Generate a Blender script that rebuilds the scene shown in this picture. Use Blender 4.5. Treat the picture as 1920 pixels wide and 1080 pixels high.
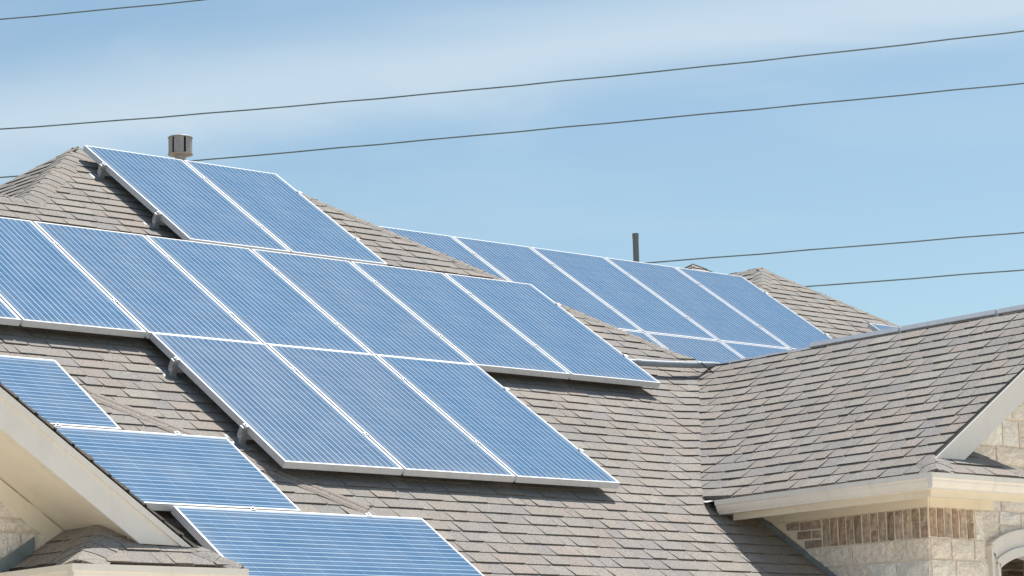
import bpy, bmesh, math, random
from mathutils import Vector, Matrix
R = math.radians
sc = bpy.context.scene
for o in list(bpy.data.objects): bpy.data.objects.remove(o)

# ------------------------------------------------------------------ camera
# frame: x along the main eave, y into the picture (horizontal), z up
Z0 = 6.0                                  # height of the panel-grid origin above the ground
CAMP = Vector((-10.151, -17.361, -4.096 + Z0))
cr = Vector((0.7596, -0.6500, -0.0243)); cd = Vector((0.6434, 0.7455, 0.1733))
cd.normalize(); cu = cr.cross(cd).normalized(); cr = cd.cross(cu).normalized()
cam = bpy.data.cameras.new('camera'); co = bpy.data.objects.new('camera', cam)
sc.collection.objects.link(co); sc.camera = co
m = Matrix((cr, cu, -cd)).transposed().to_4x4(); m.translation = CAMP
co.matrix_world = m
cam.sensor_width = 36; cam.lens = 36 * 4951.2 / 1920; cam.clip_start = .5; cam.clip_end = 5000

# ------------------------------------------------------------------ light
SUN = Vector((.400, .095, .911)).normalized()
sl = bpy.data.lights.new('sun', 'SUN'); sl.energy = 4.2; sl.angle = R(.53); sl.color = (1, .955, .89)
so = bpy.data.objects.new('sun', sl); sc.collection.objects.link(so)
so.rotation_euler = SUN.to_track_quat('Z', 'Y').to_euler(); so.location = (0, 0, 40)
sc.view_settings.view_transform = 'Standard'; sc.view_settings.look = 'None'
sc.view_settings.gamma = 1; sc.view_settings.exposure = 0.52

w = bpy.data.worlds.new('World'); sc.world = w; w.use_nodes = True
nt = w.node_tree; nt.nodes.clear()
def N(t, typ, **kw):
    n = t.nodes.new(typ)
    for k, v in kw.items():
        if k.startswith('i_'):
            key = k[2:]; key = int(key) if key.isdigit() else key.replace('_', ' ')
            n.inputs[key].default_value = v
        else: setattr(n, k, v)
    return n
sky = N(nt, 'ShaderNodeTexSky', sky_type='NISHITA', sun_disc=False)
sky.sun_elevation = math.asin(SUN.z); sky.sun_rotation = math.atan2(SUN.x, SUN.y)
sky.altitude = 100; sky.air_density = 1.0; sky.dust_density = 1.0; sky.ozone_density = 1.0
bg = N(nt, 'ShaderNodeBackground', i_Strength=.10)
wo = N(nt, 'ShaderNodeOutputWorld')
tc = N(nt, 'ShaderNodeTexCoord')
# thin high cirrus: one long streak plus faint veils, laid on the sky's own directions
mp = N(nt, 'ShaderNodeMapping'); mp.inputs['Rotation'].default_value = (0, 0, R(-35)); mp.inputs['Scale'].default_value = (3.2, 3.2, 14)
no = N(nt, 'ShaderNodeTexNoise', i_Scale=1.7, i_Detail=6., i_Roughness=.5, i_Distortion=.6)
nt.links.new(tc.outputs['Generated'], mp.inputs[0]); nt.links.new(mp.outputs[0], no.inputs[0])
dot = N(nt, 'ShaderNodeVectorMath', operation='DOT_PRODUCT')
def pixdir(px, py): return (cd + cr * (px - 960) / 4951.2 + cu * (540 - py) / 4951.2).normalized()
nb = pixdir(0, 250).cross(pixdir(1400, 50)).normalized()
if nb.z < 0: nb = -nb
dot.inputs[1].default_value = nb
nt.links.new(tc.outputs['Generated'], dot.inputs[0])
def MT(t, op, a, b=None, c=None, clamp=False):
    n = t.nodes.new('ShaderNodeMath'); n.operation = op; n.use_clamp = clamp
    for i, v in enumerate((a, b, c)):
        if v is None: continue
        if isinstance(v, (int, float)): n.inputs[i].default_value = v
        else: t.links.new(v, n.inputs[i])
    return n.outputs[0]
nz = MT(nt, 'SUBTRACT', no.outputs[0], .5)
dd = MT(nt, 'MULTIPLY_ADD', nz, .045, dot.outputs['Value'])
ab = MT(nt, 'ABSOLUTE', dd)
band = N(nt, 'ShaderNodeMapRange', interpolation_type='SMOOTHSTEP')
band.inputs['From Min'].default_value = .033; band.inputs['From Max'].default_value = .002
band.inputs['To Min'].default_value = 0; band.inputs['To Max'].default_value = 1
nt.links.new(ab, band.inputs['Value'])
veil = MT(nt, 'MULTIPLY', MT(nt, 'SUBTRACT', no.outputs[0], .44, clamp=True), .6)
cm = MT(nt, 'ADD', MT(nt, 'MULTIPLY_ADD', band.outputs[0], .56, veil), .04, clamp=True)
mix = N(nt, 'ShaderNodeMix', data_type='RGBA')
tint = N(nt, 'ShaderNodeMix', data_type='RGBA', blend_type='MULTIPLY'); tint.inputs[0].default_value = 1
tint.inputs['B'].default_value = (.79, .885, .845, 1)
nt.links.new(sky.outputs[0], tint.inputs['A'])
nt.links.new(cm, mix.inputs[0]); nt.links.new(tint.outputs['Result'], mix.inputs['A'])
mix.inputs['B'].default_value = (4.9, 5.65, 6.15, 1)
nt.links.new(mix.outputs['Result'], bg.inputs[0]); nt.links.new(bg.outputs[0], wo.inputs[0])

# ------------------------------------------------------------------ materials
def mat(name):
    m_ = bpy.data.materials.new(name); m_.use_nodes = True
    t = m_.node_tree; return m_, t, t.nodes['Principled BSDF']
def simple(name, col, rough=.6, metal=0., nscale=30, namt=.08, bump=0., coord='Object', spec=.5):
    m_, t, b = mat(name)
    tc_ = N(t, 'ShaderNodeTexCoord'); n_ = N(t, 'ShaderNodeTexNoise', i_Scale=float(nscale), i_Detail=6., i_Roughness=.6)
    t.links.new(tc_.outputs[coord], n_.inputs[0])
    mr = N(t, 'ShaderNodeMapRange'); mr.inputs['To Min'].default_value = 1 - namt; mr.inputs['To Max'].default_value = 1 + namt
    mr.inputs['From Min'].default_value = .3; mr.inputs['From Max'].default_value = .7
    t.links.new(n_.outputs[0], mr.inputs[0])
    mx = N(t, 'ShaderNodeVectorMath', operation='MULTIPLY'); mx.inputs[0].default_value = col[:3]
    t.links.new(mr.outputs[0], mx.inputs[1]); t.links.new(mx.outputs[0], b.inputs['Base Color'])
    b.inputs['Roughness'].default_value = rough; b.inputs['Metallic'].default_value = metal
    b.inputs['Specular IOR Level'].default_value = spec
    if bump:
        bp = N(t, 'ShaderNodeBump', i_Strength=bump, i_Distance=.01)
        t.links.new(n_.outputs[0], bp.inputs['Height']); t.links.new(bp.outputs[0], b.inputs['Normal'])
    return m_

def tinted(name, rough, gscale, gamt, bump, bdist, big=1.5, bigamt=.08, spec=.3):
    """surface whose base colour is the mesh's own 'tint' attribute, with granule noise"""
    m_, t, b = mat(name)
    at = N(t, 'ShaderNodeAttribute', attribute_name='tint')
    tc_ = N(t, 'ShaderNodeTexCoord')
    n1 = N(t, 'ShaderNodeTexNoise', i_Scale=float(gscale), i_Detail=3., i_Roughness=.7)
    n2 = N(t, 'ShaderNodeTexNoise', i_Scale=float(big), i_Detail=4., i_Roughness=.6)
    for n_ in (n1, n2): t.links.new(tc_.outputs['Object'], n_.inputs[0])
    a = N(t, 'ShaderNodeMapRange', clamp=False); a.inputs['From Min'].default_value = .35; a.inputs['From Max'].default_value = .65
    a.inputs['To Min'].default_value = 1 - gamt; a.inputs['To Max'].default_value = 1 + gamt
    t.links.new(n1.outputs[0], a.inputs[0])
    c = N(t, 'ShaderNodeMapRange', clamp=False); c.inputs['From Min'].default_value = .3; c.inputs['From Max'].default_value = .7
    c.inputs['To Min'].default_value = 1 - bigamt; c.inputs['To Max'].default_value = 1 + bigamt
    t.links.new(n2.outputs[0], c.inputs[0])
    f = MT(t, 'MULTIPLY', a.outputs[0], c.outputs[0])
    mx = N(t, 'ShaderNodeVectorMath', operation='MULTIPLY')
    t.links.new(at.outputs['Color'], mx.inputs[0]); t.links.new(f, mx.inputs[1]); t.links.new(mx.outputs[0], b.inputs['Base Color'])
    b.inputs['Roughness'].default_value = rough; b.inputs['Specular IOR Level'].default_value = spec
    bp = N(t, 'ShaderNodeBump', i_Strength=bump, i_Distance=bdist)
    t.links.new(n1.outputs[0], bp.inputs['Height']); t.links.new(bp.outputs[0], b.inputs['Normal'])
    return m_

M_SH = tinted('asphalt_shingle', .92, 75, .26, .5, .004, 1.1, .06)
M_STONE = tinted('limestone', .85, 22, .09, 1., .03, 5, .06)
M_BRICK = tinted('brick', .9, 28, .30, .6, .008, 9, .14)
def weather(m_, amt, sc_=(9, 9, 2.2), col=(.40, .34, .26)):
    t = m_.node_tree; b = t.nodes['Principled BSDF']; src = b.inputs['Base Color'].links[0].from_socket
    tc_ = N(t, 'ShaderNodeTexCoord'); mp_ = N(t, 'ShaderNodeMapping'); mp_.inputs['Scale'].default_value = sc_
    n_ = N(t, 'ShaderNodeTexNoise', i_Scale=1., i_Detail=8., i_Roughness=.68, i_Distortion=.3)
    t.links.new(tc_.outputs['Object'], mp_.inputs[0]); t.links.new(mp_.outputs[0], n_.inputs[0])
    mr = N(t, 'ShaderNodeMapRange', interpolation_type='SMOOTHSTEP'); mr.inputs['From Min'].default_value = .48; mr.inputs['From Max'].default_value = .78; mr.inputs['To Max'].default_value = amt
    t.links.new(n_.outputs[0], mr.inputs[0])
    mx = N(t, 'ShaderNodeMix', data_type='RGBA'); t.links.new(mr.outputs[0], mx.inputs[0]); t.links.new(src, mx.inputs['A']); mx.inputs['B'].default_value = (*col, 1)
    t.links.new(mx.outputs['Result'], b.inputs['Base Color']); return m_
M_DECK = simple('roof_felt', (.05, .048, .046), .95)
M_CREAM = simple('painted_wood', (.80, .725, .60), .55, nscale=5, namt=.03)
M_WHITE = simple('trim_paint', (.78, .735, .69), .5, nscale=4, namt=.03)
M_GUT = simple('gutter_paint', (.86, .80, .73), .38, nscale=3, namt=.03)
M_ALU = simple('anodised_aluminium', (.62, .63, .65), .45, metal=.15, nscale=20, namt=.03)
M_STEEL = simple('galvanised_steel', (.40, .41, .42), .45, metal=.6, nscale=25, namt=.12)
M_COND = simple('galvanised_conduit', (.30, .33, .36), .5, metal=.3, nscale=20, namt=.12)
M_VENT = simple('weathered_metal', (.46, .41, .37), .55, metal=.4, nscale=12, namt=.15)
M_DARK = simple('dark_opening', (.05, .05, .055), .8)
M_PVC = simple('grey_pipe_paint', (.21, .21, .215), .6, nscale=14, namt=.12)
for m_ in (M_CREAM, M_WHITE, M_GUT): weather(m_, .22)
weather(M_ALU, .35, (14, 14, 14), (.35, .34, .32))
M_FLASH = simple('painted_flashing', (.22, .255, .275), .5, metal=.2, nscale=10, namt=.2)
M_WIRE = simple('cable_jacket', (.20, .26, .29), .7, nscale=4, namt=.25)
M_MORTAR = simple('mortar', (.84, .75, .64), .95, nscale=60, namt=.1, bump=.5)
weather(M_VENT, .5, (12, 12, 3), (.16, .12, .09)) if False else None
M_SHADOW = simple('window_recess_brick', (.20, .15, .11), .9, nscale=14, namt=.35)

def cell_material():
    m_, t, b = mat('solar_cells')
    tc_ = N(t, 'ShaderNodeTexCoord'); sp = N(t, 'ShaderNodeSeparateXYZ'); t.links.new(tc_.outputs['Object'], sp.inputs[0])
    x, y = sp.outputs[0], sp.outputs[1]
    cx = MT(t, 'DIVIDE', MT(t, 'SUBTRACT', x, .022), .158); cy = MT(t, 'DIVIDE', MT(t, 'SUBTRACT', y, .021), .1586)
    fx = MT(t, 'FRACT', cx); fy = MT(t, 'FRACT', cy)
    gx = MT(t, 'GREATER_THAN', MT(t, 'ABSOLUTE', MT(t, 'SUBTRACT', fx, .5)), .4855)
    gy = MT(t, 'GREATER_THAN', MT(t, 'ABSOLUTE', MT(t, 'SUBTRACT', fy, .5)), .4885)
    gap = MT(t, 'MAXIMUM', gx, gy)
    b3 = MT(t, 'LESS_THAN', MT(t, 'ABSOLUTE', MT(t, 'SUBTRACT', MT(t, 'FRACT', MT(t, 'MULTIPLY', cx, 3.)), .5)), .056)
    out1 = MT(t, 'MAXIMUM', MT(t, 'LESS_THAN', cx, 0.), MT(t, 'GREATER_THAN', cx, 6.))
    out2 = MT(t, 'MAXIMUM', MT(t, 'LESS_THAN', cy, 0.), MT(t, 'GREATER_THAN', cy, 12.))
    outm = MT(t, 'MAXIMUM', out1, out2)
    # crystal mottling, one tone per cell
    vo = N(t, 'ShaderNodeTexVoronoi', i_Scale=70.); t.links.new(tc_.outputs['Object'], vo.inputs['Vector'])
    oi = N(t, 'ShaderNodeObjectInfo')
    cmb = N(t, 'ShaderNodeCombineXYZ'); t.links.new(MT(t, 'FLOOR', cx), cmb.inputs[0]); t.links.new(MT(t, 'FLOOR', cy), cmb.inputs[1])
    t.links.new(MT(t, 'MULTIPLY', oi.outputs['Random'], 57.), cmb.inputs[2])
    wn = N(t, 'ShaderNodeTexWhiteNoise', noise_dimensions='3D'); t.links.new(cmb.outputs[0], wn.inputs['Vector'])
    sv = N(t, 'ShaderNodeSeparateColor'); t.links.new(vo.outputs['Color'], sv.inputs[0])
    f0 = MT(t, 'ADD', MT(t, 'MULTIPLY', sv.outputs[0], .35), MT(t, 'ADD', MT(t, 'MULTIPLY', wn.outputs['Value'], .30), MT(t, 'MULTIPLY', oi.outputs['Random'], .70)), clamp=False)
    rp = N(t, 'ShaderNodeValToRGB'); t.links.new(f0, rp.inputs[0])
    e = rp.color_ramp.elements
    e[0].position = .05; e[0].color = (.014, .112, .245, 1); e[1].position = 1.0; e[1].color = (.050, .113, .212, 1)
    def mixc(fac, A, B):
        n = N(t, 'ShaderNodeMix', data_type='RGBA')
        t.links.new(fac, n.inputs[0]) if not isinstance(fac, float) else setattr(n.inputs[0], 'default_value', fac)
        if isinstance(A, tuple): n.inputs['A'].default_value = A
        else: t.links.new(A, n.inputs['A'])
        if isinstance(B, tuple): n.inputs['B'].default_value = B
        else: t.links.new(B, n.inputs['B'])
        return n.outputs['Result']
    c1 = mixc(gap, rp.outputs[0], (.12, .235, .40, 1))
    c2 = mixc(b3, c1, (.46, .60, .73, 1))
    # ribbons and border stop at the cell edge
    dn = N(t, 'ShaderNodeTexNoise', i_Scale=3.2, i_Detail=7., i_Roughness=.65); t.links.new(tc_.outputs['Object'], dn.inputs[0])
    edge = N(t, 'ShaderNodeMapRange', interpolation_type='SMOOTHSTEP'); edge.inputs['From Min'].default_value = .16; edge.inputs['From Max'].default_value = .012
    t.links.new(MT(t, 'MINIMUM', y, x), edge.inputs[0])
    dust = MT(t, 'MULTIPLY', MT(t, 'ADD', MT(t, 'MULTIPLY', edge.outputs[0], .5), MT(t, 'SUBTRACT', dn.outputs[0], .40, clamp=True)), .30, clamp=True)
    c2 = mixc(dust, c2, (.34, .36, .38, 1))
    c3 = mixc(outm, c2, (.60, .66, .72, 1))
    t.links.new(c3, b.inputs['Base Color'])
    b.inputs['Roughness'].default_value = .16; b.inputs['IOR'].default_value = 1.45
    n_ = N(t, 'ShaderNodeTexNoise', i_Scale=2.5, i_Detail=3.); t.links.new(tc_.outputs['Object'], n_.inputs[0])
    mr = N(t, 'ShaderNodeMapRange'); mr.inputs['To Min'].default_value = .12; mr.inputs['To Max'].default_value = .26
    t.links.new(n_.outputs[0], mr.inputs[0]); t.links.new(mr.outputs[0], b.inputs['Roughness'])
    return m_
M_CELL = cell_material()

# ------------------------------------------------------------------ mesh helpers
class MB:
    def __init__(s): s.v = []; s.f = []; s.c = []; s.sm = []
    def poly(s, pts, col=(.5, .5, .5), smooth=False):
        i = len(s.v); s.v += [tuple(p) for p in pts]; s.f.append(tuple(range(i, i + len(pts)))); s.c.append(col); s.sm.append(smooth)
    def mesh(s, verts, faces, col=(.5, .5, .5), smooth=False):
        i = len(s.v); s.v += [tuple(p) for p in verts]
        for f in faces: s.f.append(tuple(i + k for k in f)); s.c.append(col); s.sm.append(smooth)
    def box(s, a, b, col=(.5, .5, .5), fr=None):
        """axis box from corner a to b; fr = (origin, X, Y, Z) optional frame"""
        xs, ys, zs = (a[0], b[0]), (a[1], b[1]), (a[2], b[2])
        vs = [Vector((x, y, z)) for z in zs for y in ys for x in xs]
        if fr: vs = [fr[0] + fr[1] * v.x + fr[2] * v.y + fr[3] * v.z for v in vs]
        s.mesh(vs, [(0, 2, 3, 1), (4, 5, 7, 6), (0, 1, 5, 4), (2, 6, 7, 3), (0, 4, 6, 2), (1, 3, 7, 5)], col)
    def prism(s, base, off, col=(.5, .5, .5)):
        n = len(base); off = Vector(off)
        vs = [Vector(p) for p in base] + [Vector(p) + off for p in base]
        s.mesh(vs, [tuple(range(n))[::-1], tuple(range(n, 2 * n))] + [(i, (i + 1) % n, n + (i + 1) % n, n + i) for i in range(n)], col)
    def tube(s, pts, rad, seg=14, col=(.5, .5, .5), caps=True):
        pts = [Vector(p) for p in pts]; rs = rad if isinstance(rad, (list, tuple)) else [rad] * len(pts)
        rings = []; up = None
        for i, p in enumerate(pts):
            d = (pts[min(i + 1, len(pts) - 1)] - pts[max(i - 1, 0)]).normalized()
            if up is None: up = Vector((0, 0, 1)) if abs(d.z) < .9 else Vector((0, 1, 0))
            a = d.cross(up).normalized(); b_ = a.cross(d).normalized(); up = b_
            rings.append([p + (a * math.cos(2 * math.pi * k / seg) + b_ * math.sin(2 * math.pi * k / seg)) * rs[i] for k in range(seg)])
        i0 = len(s.v)
        vs = [v for r_ in rings for v in r_]
        fs = [(i * seg + k, i * seg + (k + 1) % seg, (i + 1) * seg + (k + 1) % seg, (i + 1) * seg + k) for i in range(len(pts) - 1) for k in range(seg)]
        s.mesh(vs, fs, col, True)
        if caps:
            s.poly(rings[0], col); s.poly(rings[-1][::-1], col)
    def build(s, name, material, parent=None, loc=None):
        me = bpy.data.meshes.new(name); me.from_pydata(s.v, [], s.f)
        at = me.color_attributes.new('tint', 'FLOAT_COLOR', 'CORNER')
        d = []
        for f, c in zip(s.f, s.c): d += [c[0], c[1], c[2], 1.] * len(f)
        at.data.foreach_set('color', d)
        me.polygons.foreach_set('use_smooth', s.sm)
        me.materials.append(material); me.validate(); me.update()
        bm = bmesh.new(); bm.from_mesh(me); bmesh.ops.recalc_face_normals(bm, faces=bm.faces); bm.to_mesh(me); bm.free()
        o = bpy.data.objects.new(name, me); sc.collection.objects.link(o)
        if parent is not None:
            o.parent = parent
            if loc is None: o.location = -Vector(parent_world(parent))
        if loc is not None: o.location = loc
        return o
def parent_world(p):
    v = Vector((0, 0, 0))
    while p is not None: v = v + p.location; p = p.parent
    return v
def thing(name, label, cat, loc=(0, 0, 0), group=None, rot=None):
    o = bpy.data.objects.new(name, None); sc.collection.objects.link(o); o.location = loc
    o.empty_display_size = .2
    if rot is not None: o.rotation_euler = rot
    o['label'] = label; o['category'] = cat
    if group: o['group'] = group
    return o
def tag(o, label, cat, group=None):
    o['label'] = label; o['category'] = cat
    if group: o['group'] = group
    return o
def V3(x, y, z): return Vector((x, y, z + Z0))     # z relative to the panel grid origin

P = R(33.857); T = math.tan(P); cP, sP = math.cos(P), math.sin(P)
U = Vector((1, 0, 0)); VV = Vector((0, cP, sP)); NN = Vector((0, -sP, cP))
hS = .13
def zR1(y): return T * y - hS / cP
def zR3(y): return T * y - .62 / cP

# ------------------------------------------------------------------ shingles
def clip(poly, cl):
    """convex clip of poly (list of (s,t)) by convex CCW polygon cl"""
    out = poly
    for i in range(len(cl)):
        a, b = cl[i], cl[(i + 1) % len(cl)]
        inp = out; out = []
        if not inp: break
        def side(p): return (b[0] - a[0]) * (p[1] - a[1]) - (b[1] - a[1]) * (p[0] - a[0])
        for j in range(len(inp)):
            p, q = inp[j], inp[(j + 1) % len(inp)]
            sp_, sq = side(p), side(q)
            if sp_ >= 0: out.append(p)
            if (sp_ >= 0) != (sq >= 0):
                k = sp_ / (sp_ - sq); out.append((p[0] + (q[0] - p[0]) * k, p[1] + (q[1] - p[1]) * k))
    return out
def ccw(p):
    a = sum(p[i][0] * p[(i + 1) % len(p)][1] - p[(i + 1) % len(p)][0] * p[i][1] for i in range(len(p)))
    return p if a > 0 else p[::-1]
PAL = [(.298, .268, .235), (.290, .263, .232), (.306, .279, .247), (.282, .258, .232), (.304, .262, .230), (.274, .254, .234)]
def tone(rng, high):
    c = PAL[rng.randrange(len(PAL))]; k = rng.uniform(.96, 1.04) * (1.0 if high else .965)
    return (c[0] * k, c[1] * k, c[2] * k * (1.0 if high else 1.03))
EX = .143
def shingles(mb, deck, org, S, Tv, polys, seed=1, lift=None, s_start=-12., wave=.0025):
    """org,S,Tv: plane frame (s along the eave, t up the slope). polys: convex plan polygons in (s,t)."""
    Nv = S.cross(Tv).normalized()
    if Nv.z < 0: Nv = -Nv
    for poly in polys:
        poly = ccw(poly)
        t0, t1 = min(p[1] for p in poly), max(p[1] for p in poly); s0, s1 = min(p[0] for p in poly), max(p[0] for p in poly)
        deck.poly([org + S * a + Tv * b - Nv * .007 for a, b in poly], (.1, .095, .09))
        for k in range(math.floor(t0 / EX) - 1, math.ceil(t1 / EX) + 1):
            rng = random.Random(seed * 1000 + k)
            x = s_start + rng.uniform(0, .3) ; high = rng.random() < .5
            ph = rng.uniform(0, 6.28); am = rng.uniform(.3, 1) * wave
            while x < s1:
                wd = rng.uniform(.11, .30) if high else rng.uniform(.09, .24)
                col = tone(rng, high); j = rng.uniform(-.0022, .0022); tp = rng.uniform(0, .012)
                hh = rng.uniform(.0112, .0130) if high else rng.uniform(.0066, .0080)
                if x + wd > s0:
                    g = .0006
                    lo = k * EX + j
                    q = [(x + g + tp, lo + am * math.sin(x * 2.1 + ph)), (x + wd - g - tp * .5, lo + am * math.sin((x + wd) * 2.1 + ph)), (x + wd - g, lo + EX + .02), (x + g, lo + EX + .02)]
                    c = clip(q, poly)
                    if len(c) >= 3:
                        top = []; bot = []
                        for a, b in c:
                            z = hh * (1 - (b - lo) / (EX + .02)) + .0012
                            if lift: z += lift(a, b)
                            top.append(org + S * a + Tv * b + Nv * z); bot.append(org + S * a + Tv * b - Nv * .006)
                        n = len(c)
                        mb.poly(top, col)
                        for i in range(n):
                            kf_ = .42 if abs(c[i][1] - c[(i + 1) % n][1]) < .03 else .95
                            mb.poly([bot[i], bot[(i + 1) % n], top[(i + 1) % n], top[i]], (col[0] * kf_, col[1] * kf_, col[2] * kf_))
                x += wd; high = not high if rng.random() < .85 else high
def caps(mb, p0, p1, A, B, wA=.15, wB=.15, seed=3, ex=.14, h0=.020, jitter=1., th=.0075):
    """overlapping bent cap shingles from low end p0 to high end p1; A,B unit vectors down each side"""
    p0, p1 = Vector(p0), Vector(p1); L = (p1 - p0).length; d = (p1 - p0).normalized(); rng = random.Random(seed)
    up = Vector((0, 0, 1)); up = (up - d * up.dot(d)).normalized()
    n = max(1, int(round(L / ex))); e = L / n
    for k in range(n):
        a = k * e; b = (k + 1) * e + .03; jw = rng.uniform(-.006, .006) * jitter; c = tone(rng, True); c = tuple(v * .97 for v in c)
        hl, hu = th + rng.uniform(0, .002), min(.004, th * .5)
        def sec(tt, h):
            o = p0 + d * tt
            cen = o + up * (h0 + h)
            out = []
            for Dv, w_, sgn in ((A, wA + jw, 1), (B, wB + jw, -1)):
                nv = Dv.cross(d) ; nv = nv if nv.dot(up) > 0 else -nv; nv.normalize()
                out.append([o + Dv * w_ + nv * h, o + Dv * w_ * .55 + nv * (h + .007), o + Dv * w_ * .25 + nv * (h + .006)])
            return out[0] + [cen - up * (h0 * .95)] + out[1][::-1]
        s0_, s1_ = sec(a, hl), sec(b, hu)
        for i in range(6): mb.poly([s0_[i], s0_[i + 1], s1_[i + 1], s1_[i]], c)
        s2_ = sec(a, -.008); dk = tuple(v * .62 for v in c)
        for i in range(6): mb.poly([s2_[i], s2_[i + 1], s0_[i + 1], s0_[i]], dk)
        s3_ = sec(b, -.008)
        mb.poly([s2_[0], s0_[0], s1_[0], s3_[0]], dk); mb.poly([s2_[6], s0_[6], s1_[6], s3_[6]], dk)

# ------------------------------------------------------------------ the house
house = thing('house', 'stone and brick house with steep grey shingle hip and gable roofs carrying the solar panels', 'house', (2, 0, 0))
F45 = Vector((0, -cP, -sP)); B45 = Vector((0, cP, -sP)); L45 = Vector((-cP, 0, -sP)); R45 = Vector((cP, 0, -sP))   # downhill unit vectors
def sl(y): return y / cP
PKX, PKY = 1.554, 1.932; PKZ = zR1(PKY)
CX, CY = .354, .732
RX = 3.47
# --- main front slope
o1 = V3(0, 0, -hS / cP)
def lift1(a, b):
    x, y = a, b * cP; d_ = abs(x - y - 7.124) / 1.414
    if y < -3.3: return 0
    return .022 * max(0, 1 - d_ / .3) ** 2
mb, dk = MB(), MB()
def P2(l): return [(x, sl(y)) for x, y in l]
shingles(mb, dk, o1, U, VV, [
    P2([(CX, -2.67), (4.454, -2.67), (6.262, -.862), (RX, PKY), (PKX, PKY), (CX, CY)]),
    P2([(-5.5, -2.67), (CX, -2.67), (CX, CY), (-5.5, CY)]),
    P2([(-1.9, -5.1), (4.42, -5.1), (4.42, -2.67), (-1.9, -2.67)])], seed=11, lift=lift1)
mb.build('roof_slope', M_SH, house); dk.build('roof_deck', M_DECK, house)
# --- left hip face, right hip face, back slope
def slope(org, S, Tv, polys, seed, name='roof_slope', lift=None):
    a, b = MB(), MB(); shingles(a, b, org, S, Tv, polys, seed, lift); o = a.build(name, M_SH, house); b.build('roof_deck', M_DECK, house); return o
# left face: downhill -x ; frame s along +y... t up-slope = (+cP,0,sP)
oL = V3(PKX, PKY, PKZ)
LW = PKX - CX
slope(oL, Vector((0, -1, 0)), Vector((cP, 0, sP)), [[(0, 0), (LW, -LW / cP), (LW - 1.3, -(LW + 1.3) / cP), (-2.5, -2.5 / cP)]], 21)
oR = V3(RX, PKY, PKZ)
slope(oR, Vector((0, 1, 0)), Vector((-cP, 0, sP)), [[(0, 0), (-2.9, -2.9 / cP), (2.9, -2.9 / cP)]], 22)
# back slopes (flat felt + shingles, seldom seen)
slope(V3(0, PKY, PKZ), Vector((-1, 0, 0)), Vector((0, -cP, sP)), [[(-RX, 0), (-PKX, 0), (-PKX + 2.5, -2.5 / cP), (-RX - 2.5, -2.5 / cP)]], 23)
slope(V3(0, CY, zR1(CY)), Vector((-1, 0, 0)), Vector((0, -cP, sP)), [[(-CX - .3, 0), (5.5, 0), (5.5, -3 / cP), (-CX - .3, -3 / cP)]], 24)
# --- right wing: left slope + right slope
ER = 4.005; EZ = -2.247; GX = 6.15; GZ = EZ + T * (GX - ER)
def lift2(a, b):
    y = -a; x = GX + b * cP; d_ = abs(x - y - 7.124) / 1.414
    return .024 * max(0, 1 - d_ / .3) ** 2
oG = V3(GX, 0, GZ)
# s = -y , t up-slope toward +x
def P3(l): return [(-y, (x - GX) / cP) for x, y in l]
slope(oG, Vector((0, -1, 0)), Vector((cP, 0, sP)), [P3([(4.005, -3.119), (4.005, -5.2), (6.15, -5.255), (6.15, -.974)]),
      P3([(4.005, -5.2), (4.005, -5.43), (4.165, -5.255), (6.15, -5.255)])], 31, lift=lift2)
slope(oG, Vector((0, 1, 0)), Vector((-cP, 0, sP)), [[(y, (GX - x) / cP) for x, y in [(6.15, -.974), (6.15, -5.255), (8.6, -5.255), (8.6, 1.4)]]], 32)
# skirt below the right gable, with its right hip
slope(V3(0, -5.43, EZ), U, VV, [[(4.005, 0), (5.09, 0), (4.72, .37 / cP), (4.375, .37 / cP)]], 33)
slope(V3(5.09, 0, EZ), Vector((0, 1, 0)), Vector((-cP, 0, sP)), [[(-5.43, 0), (-4.72, 0), (-4.72, .5 / cP), (-4.93, .5 / cP)]], 34)
# --- back wing with the second panel field
o3 = V3(0, 0, -.62 / cP)
K3 = 13.885
slope(o3, U, VV, [P2([(4.05, 2.25), (6.9, -1.3), (10.0, -1.3), (10.46, 2.35), (4.0, 2.35)]),
                  P2([(10.0, -1.3), (K3 + 1.3, -1.3), (K3 - 2.875, 2.875), (11.0, 2.885), (10.46, 2.35)])], 41)
PZ3 = zR3(2.88)
slope(V3(11.0, 2.88, PZ3), Vector((0, -1, 0)), Vector((cP, 0, sP)), [[(0, 0), (-4, 0), (-4, -1.3 / cP), (1.1, -1.1 / cP)]], 42)
slope(V3(11.0, 2.88, PZ3), Vector((0, 1, 0)), Vector((-cP, 0, sP)), [[(0, 0), (4, 0), (4, -4 / cP), (-4, -4 / cP)]], 43)
slope(V3(0, 2.35, zR3(2.35)), Vector((-1, 0, 0)), Vector((0, -cP, sP)), [[(-4.5, 0), (-10.6, 0), (-10.6, -2.5 / cP), (-4.5, -2.5 / cP)]], 44)
# far small hip peak
pf = (15.03, 8.0, 2.44)
for i, (S_, T_) in enumerate(((U, VV), (Vector((0, -1, 0)), Vector((cP, 0, sP))), (Vector((0, 1, 0)), Vector((-cP, 0, sP))), (Vector((-1, 0, 0)), Vector((0, -cP, sP))))):
    slope(V3(*pf), S_, T_, [[(-.03, 0), (.03, 0), (2.5, -2.5 / cP), (-2.5, -2.5 / cP)]], 50 + i)

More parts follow.
